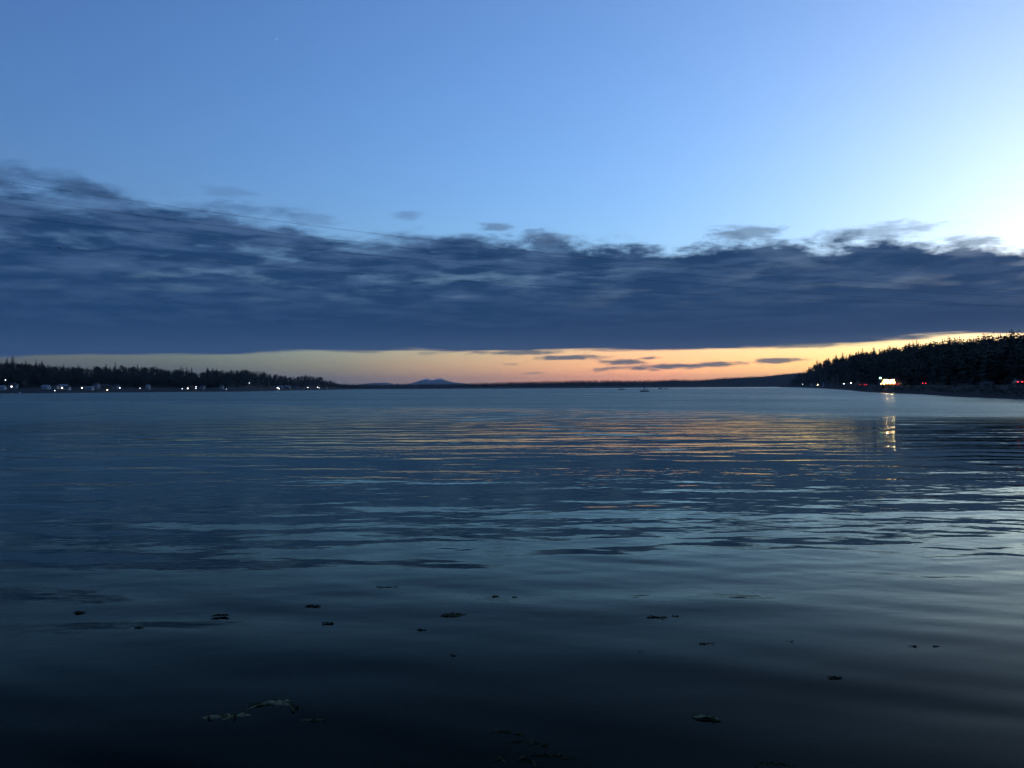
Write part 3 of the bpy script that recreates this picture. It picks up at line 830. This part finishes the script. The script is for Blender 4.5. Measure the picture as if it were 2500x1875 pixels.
def motorboat(label, x, D, rz, L, hull, mast=0):
    t = thing('motorboat', label, 'boat', at(x, D, 0.0), rz, 'boats moored on the bay')
    MB().loft(hull_rings(L, L * .34, L * .14)).build('hull', hull, t)
    c = MB().loft([[(-L * .12, -L * .16, L * .12), (L * .12, -L * .16, L * .12), (L * .11, -L * .14, L * .27), (-L * .11, -L * .14, L * .27)],
                   [(-L * .11, L * .2, L * .12), (L * .11, L * .2, L * .12), (L * .08, L * .10, L * .27), (-L * .08, L * .10, L * .27)]]).build('cabin', M['hull'], t)
    MB().box(-L * .124, -L * .117, -L * .08, L * .06, L * .17, L * .24).build('window', M['glass'], c)
    MB().box(-.18, .18, -L * .5 - .35, -L * .5 + .05, -.2, .75).build('outboard_motor', M['metal'], t)
    if mast: MB().tube([(0, 0, L * .26), (0, 0, mast)], .07, 6).build('mast', M['metal'], t)
    return t


sailboat('sailboat with a tall bare mast, first of the moored boats from the left', 1518, 1200, R(62), 10.0, 13.2, M['hulld'])
sailboat('sailboat moored nearest of the boats, seen slantwise with its mast aft', 1573, 690, R(118), 8.5, 9.6, M['hulld'])
motorboat('low dark motorboat moored just left of the smallest boat', 1613, 1400, R(86), 8.6, M['hulld'])
motorboat('smallest of the moored boats, with a short mast, furthest right', 1627, 1400, R(95), 6.5, M['hulld'], 3.6)
motorboat('small white motorboat moored off the left shore', 48, 790, R(80), 5.6, M['hull'])
motorboat('tiny white boat off the tip of the left headland', 849, 2700, R(80), 6.0, M['hull'], 3.0)


# ------------------------------------------------------------------ right shore: road, lit shop, cars, lamps
def ribbon(name, label, land, x0, x1, a0, a1, dz, m, n=160):
    xs = np.linspace(x0, x1, n); V = []
    for x in xs:
        for a in np.linspace(a0, a1, 5):
            D = float(land.Ds(x)) + a
            z = max(float(land.h(x, float(land.Ds(x)) + q)) for q in (a0, a, a1))
            V.append(tuple(at(x, D, z + dz)))
    return tag(link(name, mesh_np(name, V, grid_faces(n, 5)), None, m), label, 'road', kind='structure')


ribbon('road', 'dark shore road running along the right bank', right_land, 2000, 2900, 30, 42, 0.06, M['asphalt'])


def road_spot(x, a):
    D = float(right_land.Ds(x)) + a
    z = max(float(right_land.h(x, float(right_land.Ds(x)) + q)) for q in (30, 36, 42)) + 0.06
    e = 1.0
    p0, p1 = at(x - e, float(right_land.Ds(x - e)) + a, 0), at(x + e, float(right_land.Ds(x + e)) + a, 0)
    return at(x, D, z), math.atan2(p1.y - p0.y, p1.x - p0.x)


def car(label, x, a, rz, paint, lights=True):
    p, hd = road_spot(x, a)
    t = thing('parked_car', label, 'car', p, rz, 'cars on the right shore')
    prof = [(-2.15, .45), (-2.2, .75), (-2.05, .95), (-1.5, 1.0), (-1.0, 1.42), (.35, 1.45), (1.0, 1.02), (1.95, .88), (2.15, .7), (2.15, .4)]
    body = []
    for sx, ins in ((-.88, 0.0), (-.80, .0), (.80, .0), (.88, 0.0)):
        body.append([(sx * (0.78 if zz > 1.1 else 1.0), yy, zz if abs(sx) < .85 else zz - .04) for (yy, zz) in prof])
    MB().loft(body).build('body', paint, t)
    for s_ in (-1, 1):
        MB().loft([[(s_ * .80, yy, zz) for (yy, zz) in ((-1.15, 1.06), (-.85, 1.34), (.25, 1.36), (.75, 1.06))], [(s_ * .86, yy, zz - .02) for (yy, zz) in ((-1.2, 1.04), (-.9, 1.3), (.3, 1.32), (.8, 1.04))]]).build('side_window', M['glass'], t)
    MB().loft([[(-.6, -1.42, 1.06), (.6, -1.42, 1.06), (.52, -1.06, 1.37), (-.52, -1.06, 1.37)], [(-.6, -1.46, 1.07), (.6, -1.46, 1.07), (.52, -1.10, 1.39), (-.52, -1.10, 1.39)]]).build('rear_window', M['glass'], t)
    for sx in (-1, 1):
        for yy in (-1.35, 1.35):
            wh = MB().tube([(sx * .70, yy, .32), (sx * .90, yy, .32)], .32, 14).build('wheel', M['rubber'], t)
            MB().tube([(sx * .89, yy, .32), (sx * .915, yy, .32)], .19, 10).build('rim', M['alloy'], wh)
        MB().box(sx * .64 - .2, sx * .64 + .2, -2.26, -2.15, .68, .92).build('tail_lamp', M['lamp_r'] if lights else M['roofr'], t)
        MB().box(sx * .62 - .17, sx * .62 + .17, 2.10, 2.19, .58, .74).build('headlamp', M['glass'], t)
    return t


pd = mat('dark_car_paint', (0.02, 0.022, 0.028), 0.25, spec=0.5); ps = mat('silver_car_paint', (0.42, 0.43, 0.45), 0.3, spec=0.5); pg = mat('grey_car_paint', (0.09, 0.095, 0.10), 0.3, spec=0.5); pr = mat('maroon_car_paint', (0.12, 0.015, 0.02), 0.25, spec=0.5)
car('left one of two close cars with red tail lights, left of the lit shop', 2101, 36, R(-20), pd)
car('right one of two close cars with red tail lights, left of the lit shop', 2113, 36, R(-26), pr)
car('car with a red tail light parked against the right side of the lit shop', 2189, 36, R(-18), pd)
car('lone car with red tail lights between the lit shop and the edge of the picture', 2256, 36, R(-24), pd)
car('car with a red tail light near the right edge of the picture', 2484, 35, R(-12), pg)
car('unlit grey car parked on the shore road among faint reflections', 2408, 36, R(60), pg, False)

# brightly lit waterfront shop
p, hd = road_spot(2165, 31)
shop = thing('waterfront_shop', 'brightly lit low shop at the water with glowing windows under a flat roof', 'shop', p + Vector((0, -2, -0.2)), R(-3))
W2 = 3.7
MB().box(-W2, W2, 0.2, 6.0, -2.5, 3.6).build('wall', M['metal'], shop)
MB().box(-W2 - .9, W2 + .9, -2.2, 6.6, 3.6, 3.95).build('roof', M['roofd'], shop)
MB().box(-W2 - .9, W2 + .9, -2.2, 0.18, -.25, 0.0).build('deck', M['concrete'], shop)
for i in range(6):
    xx = -W2 - .7 + i * (2 * W2 + 1.4) / 5
    MB().box(xx - .09, xx + .09, -2.1, -1.92, -4.5, 3.6).build('post', M['brown'], shop)
for i in range(5):
    cx = -W2 + (i + .5) * 2 * W2 / 5
    f = MB().box(cx - .84, cx + .84, .12, .2, .5, 3.2).build('window', M['metal'], shop)
    for s_ in (-1, 1):
        MB().box(cx + s_ * .40 - .36, cx + s_ * .40 + .36, .08, .118, .6, 3.1).build('pane', M['shop'], f)
for i in range(4):
    xx = -W2 + .9 + i * (2 * W2 - 1.8) / 3
    MB().ball((xx, -1.2, 3.32), .26, 10, .8).build('ceiling_lamp', M['bulb'], shop, True)
for (xx, zz, rr) in [(-4.3, 1.0, .22), (-3.5, 1.7, .26), (-2.6, 2.3, .30), (-2.5, 1.1, .34), (-1.7, 2.2, .42), (-.7, 2.8, .40), (-.6, 1.5, .44), (.3, 2.2, .46), (1.0, 1.4, .40), (1.3, 2.8, .38), (2.2, 2.1, .40), (2.9, 1.4, .30), (3.5, 1.9, .22), (4.4, 1.2, .20)]:
    MB().ball((xx, -.45, zz), rr, 10).build('bulb', M['bulb'], shop, True)
for xx in (-1.7, 1.6):
    f = MB().box(xx - .45, xx + .45, -2.32, -2.22, 2.55, 3.45).build('flood_lamp', M['metal'], shop)
    MB().box(xx - .38, xx + .38, -2.36, -2.33, 2.62, 3.38).build('flood_glass', M['flood'], f)


def road_lamp(label, x, y, a, m, rad):
    D = float(right_land.Ds(x)) + a; z = float(right_land.h(x, D))
    lamp(label, x, D, z, max(zat(x, y, D) - z, 2.2), m, rad)


road_lamp('green lamp on a post above the left end of the lit shop', 2149, 923, 28, M['lamp_g'], .62)
road_lamp('cool white lamp, first of the pair left of the lit shop', 2060, 937, 18, M['lamp_w'], .36)
road_lamp('warm white lamp, second of the pair left of the lit shop', 2077, 935, 15, M['lamp_o'], .40)
road_lamp('small white lamp furthest along the right shore', 1960, 938, 30, M['lamp_w'], .55)
road_lamp('warm lamp beside the pale house on the right shore', 1996, 940, 26, M['lamp_o'], .50)
house('pale house beside a warm lamp at the foot of the right hill', right_land, 1990, 30, 14, 9, 4.0, 2.6, M['cream'], M['roofd'], 'dd', 'houses on the right shore')
house('dim grey house half hidden by trees on the right shore', right_land, 2018, 34, 10, 8, 4.2, 2.4, M['greyw'], M['roofd'], 'dd', 'houses on the right shore')


# ------------------------------------------------------------------ power lines over the bay
def power_line(label, pts, D0, D1, xa, xb, balls=()):
    """Sagging wire fitted through image points, D0 metres away at its near end and D1 at its far end."""
    px = np.array([p[0] for p in pts], float); py = np.array([p[1] for p in pts], float)
    co = np.polyfit(px, py, 2)
    P = []
    for x in np.linspace(xa, xb, 60):
        # straight in plan: 1/D is linear along a bearing tangent
        k = (x - xa) / (xb - xa); D = 1.0 / ((1 - k) / D0 + k / D1)
        P.append(at(x, D, zat(x, float(np.polyval(co, x)), D)))
    t = thing('power_line', label, 'power line', P[0], 0.0, 'power lines crossing the bay')
    MB().tube([a - P[0] for a in P], [0.00010 * (a.y + 60) for a in P], 6).build('wire', M['wire'], t, True)
    for bx in balls:
        k = (bx - xa) / (xb - xa); D = 1.0 / ((1 - k) / D0 + k / D1)
        c = at(bx, D, zat(bx, float(np.polyval(co, bx)), D)) - P[0]
        MB().ball(tuple(c), .19, 12).build('marker_ball', M['wire'], t, True)


power_line('highest of the four thin power lines slanting down across the clouds', [(0, 441), (452, 506), (1000, 580), (1298, 610), (1475, 633), (1644, 652), (2200, 690)], 150, 520, -500, 2750)
power_line('second highest of the four thin power lines slanting across the clouds', [(0, 478), (127, 497), (316, 522), (678, 565), (1000, 608), (1434, 652), (1875, 685)], 152, 520, -500, 2750)
power_line('third highest of the four thin power lines slanting across the clouds', [(0, 526), (515, 583), (1000, 632), (1475, 674), (1678, 694), (1900, 708)], 154, 520, -500, 2750)
power_line('lowest of the four thin power lines, carrying two small marker balls', [(77, 597), (146, 605), (515, 642), (884, 669), (1000, 674), (1380, 701), (1542, 712)], 156, 520, -500, 2750, (146, 884))


# ------------------------------------------------------------------ star
sa = at(678, 26000.0, zat(678, 94, 26000.0))
st = thing('star', 'single pale star high in the blue sky at the upper left', 'star', sa)
MB().ball((0, 0, 0), 13.0, 12).build('star_body', M['star'], st, True)


# ------------------------------------------------------------------ seaweed afloat near the beach
def weed(label, x, y, wpx, hpx, m_mass, seed, bend=0.0, tilt=0.0, fronds=6, rise=0.05, sink=0.0):
    """Clump of wrack: a lumpy mat with curling fronds; size from its span in the photograph."""
    D = CAM_Z * FPX / (y - hor(x)); r = random.Random(seed)
    L = wpx / FPX * D; B = min(hpx / FPX * D / math.sin(math.atan(CAM_Z / D)), L * 0.8)
    t = thing('seaweed_clump', label, 'seaweed', at(x, D, -sink), tilt, 'clumps of seaweed in the shallows')
    n, k = 26, 12; rings = []
    for i in range(n):
        u = i / (n - 1); xx = (u - .5) * L
        wv = math.sin(math.pi * min(max(u, .02), .98)) ** .6 * B * .5 * max(.12, .55 + .55 * mnoise.noise((u * 4.0, seed * 3.1, 0)) + .32 * mnoise.noise((u * 9.0, seed * 1.1, 3)))
        cy = bend * B * math.sin(math.pi * u) + .18 * B * mnoise.noise((u * 3.0, seed * 1.7, 5.0))
        hz = .5 * rise * math.sin(math.pi * min(max(u, .02), .98)) ** .5 * (0.7 + .6 * mnoise.noise((u * 5.0, seed * 2.3, 9.0)))
        ring = []
        for j in range(k):
            a = 2 * math.pi * j / k
            q = 1 + .38 * mnoise.noise((u * 17, math.cos(a) * 2.6 + seed, math.sin(a) * 2.6))
            ring.append((xx + .04 * L * mnoise.noise((u * 9, a, seed)), cy + math.cos(a) * wv * q, math.sin(a) * hz * q * (1.0 if math.sin(a) > 0 else .5)))
        rings.append(ring)
    MB().loft(rings).build('mat', m_mass, t, True)
    for i in range(fronds):
        u = r.uniform(.05, .95); a = r.uniform(0, 6.28); l = L * r.uniform(.12, .28)
        xx = (u - .5) * L; cy = bend * B * math.sin(math.pi * u)
        pts = []; aa = a
        px, py = xx, cy
        for s_ in range(7):
            pts.append((px, py, rise * .35 * (1 - s_ / 6) + .012)); aa += r.uniform(-.5, .5); px += math.cos(aa) * l / 6; py += math.sin(aa) * l / 6
        b = MB(); wv = L * r.uniform(.010, .022) + .004
        rr = []
        for s_, c in enumerate(pts):
            d = Vector(pts[min(s_ + 1, 6)]) - Vector(pts[max(s_ - 1, 0)]); nrm = Vector((-d.y, d.x, 0)).normalized() * wv * math.sin(math.pi * (.15 + .8 * s_ / 6.0))
            c = Vector(c); rr.append([tuple(c + nrm), tuple(c + Vector((0, 0, .006))), tuple(c - nrm), tuple(c - Vector((0, 0, .006)))])
        b.loft(rr).build('frond', M['weed'] if i % 2 else M['weedd'], t, True)
    return t


weed('long pale strand of seaweed lying slantwise at the lower left', 548, 1750, 124, 22, M['weedp'], 1, .1, R(9), 7, .035)
weed('humped pale strand of seaweed right of the long strand at the lower left', 655, 1736, 124, 20, M['weedp'], 2, 1.1, R(-4), 10, .05)
weed('dark olive seaweed clump with a pale top in the middle of the near water', 1104, 1502, 66, 20, M['weed'], 3, .1, R(8), 6, .055)
weed('small pale patch crowning the olive clump in the middle of the near water', 1110, 1499, 20, 9, M['weedp'], 31, .1, 0, 2, .075)  # pale patch paints the lit top of the clump
weed('flat dark seaweed clump right of centre below the bright water', 1600, 1507, 52, 12, M['weedd'], 4, .0, R(-10), 5, .04)
weed('tiny dark scrap beside the flat dark seaweed clump', 1647, 1504, 18, 5, M['weedd'], 5, .0, 0, 2, .02)
weed('pale-topped seaweed clump at the lower right', 1718, 1751, 62, 26, M['weedp'], 6, .1, R(-16), 6, .05)
weed('dark underside mat of the pale-topped clump at the lower right', 1724, 1756, 60, 20, M['weedd'], 61, .1, R(-16), 4, .03)
weed('rounded dark seaweed clump alone at the right', 2036, 1655, 36, 16, M['weedd'], 7, .0, 0, 5, .05)
weed('dark blob of seaweed below the olive clump in the middle', 1102, 1600, 26, 20, M['weedd'], 8, .0, R(-20), 4, .02)
weed('small dark seaweed scrap left of the olive clump', 1026, 1537, 24, 8, M['weedd'], 9, .0, R(-8), 3, .02)
weed('small dark weed scrap at the far left, lower of two', 337, 1532, 24, 8, M['weedd'], 10, 0, 0, 3, .02)
weed('thin dark weed streak at the far left, upper of two', 193, 1494, 34, 6, M['weedd'], 11, 0, R(8), 3, .02)
weed('thin curved weed streak left of centre', 533, 1504, 48, 8, M['weedd'], 12, .3, 0, 4, .02)
weed('dark weed streak above a round scrap left of centre', 762, 1480, 40, 8, M['weedd'], 13, .2, R(-8), 4, .02)
weed('round dark weed scrap with a trailing end left of centre', 798, 1521, 30, 12, M['weedd'], 14, .1, 0, 4, .025)
weed('thin dark sliver of weed highest in the near water', 938, 1433, 52, 5, M['weedd'], 15, .0, R(3), 3, .02)
weed('dark weed scrap at the right, right one of a pair', 2281, 1578, 20, 12, M['weedd'], 16, 0, 0, 3, .03)
weed('dark weed scrap at the right, left one of a pair', 2226, 1578, 32, 8, M['weedd'], 17, 0, 0, 3, .02)
weed('faint weed streak below the flat dark clump', 1722, 1571, 46, 8, M['weedd'], 18, 0, R(4), 3, .02)
weed('faint weed scrap left below the flat dark clump', 1561, 1591, 20, 6, M['weedd'], 19, 0, 0, 2, .02)
weed('faint weed scrap right of the weed streak in the near water', 1919, 1566, 24, 7, M['weedd'], 20, 0, R(-6), 3, .02)
weed('faint weed scrap above the olive clump, left of two', 1207, 1455, 20, 5, M['weedd'], 21, 0, 0, 2, .02)
weed('faint weed scrap above the olive clump, right of two', 1254, 1457, 14, 5, M['weedd'], 22, 0, 0, 2, .02)
weed('faint pale end of weed right of the humped strand', 762, 1756, 60, 10, M['weed'], 23, 0, R(5), 3, .015)
for i, (x, y, wpx, hpx, lab) in enumerate([(1230, 1790, 80, 36, 'top end of the weed bed at the bottom edge'), (1275, 1815, 100, 36, 'middle of the weed bed at the bottom edge'),
                                           (1335, 1850, 110, 34, 'right end of the weed bed at the bottom edge'), (1255, 1858, 110, 34, 'lowest left part of the weed bed at the bottom edge'),
                                           (1890, 1868, 90, 22, 'low weed clump cut by the bottom edge at the right')]):
    weed(lab, x, y, wpx, hpx, M['weed'], 40 + i, .2, R(-12), 14, .02, .016)

# ------------------------------------------------------------------ haze over the bay
hz = MB().box(-34000, 34000, -200, 34000, -8.0, 420.0).mesh('haze')
mh = bpy.data.materials.new('evening_haze'); mh.use_nodes = True
_h = NT(mh.node_tree); _h.N.clear()
pv = _h.new('ShaderNodeVolumePrincipled'); pv.inputs['Color'].default_value = (0.86, 0.93, 1.0, 1); pv.inputs['Density'].default_value = 2.6e-5
oo = _h.new('ShaderNodeOutputMaterial'); _h.L.new(pv.outputs[0], oo.inputs['Volume'])
tag(link('haze', hz, None, mh), 'thin blue evening haze over the bay', 'haze', kind='stuff')
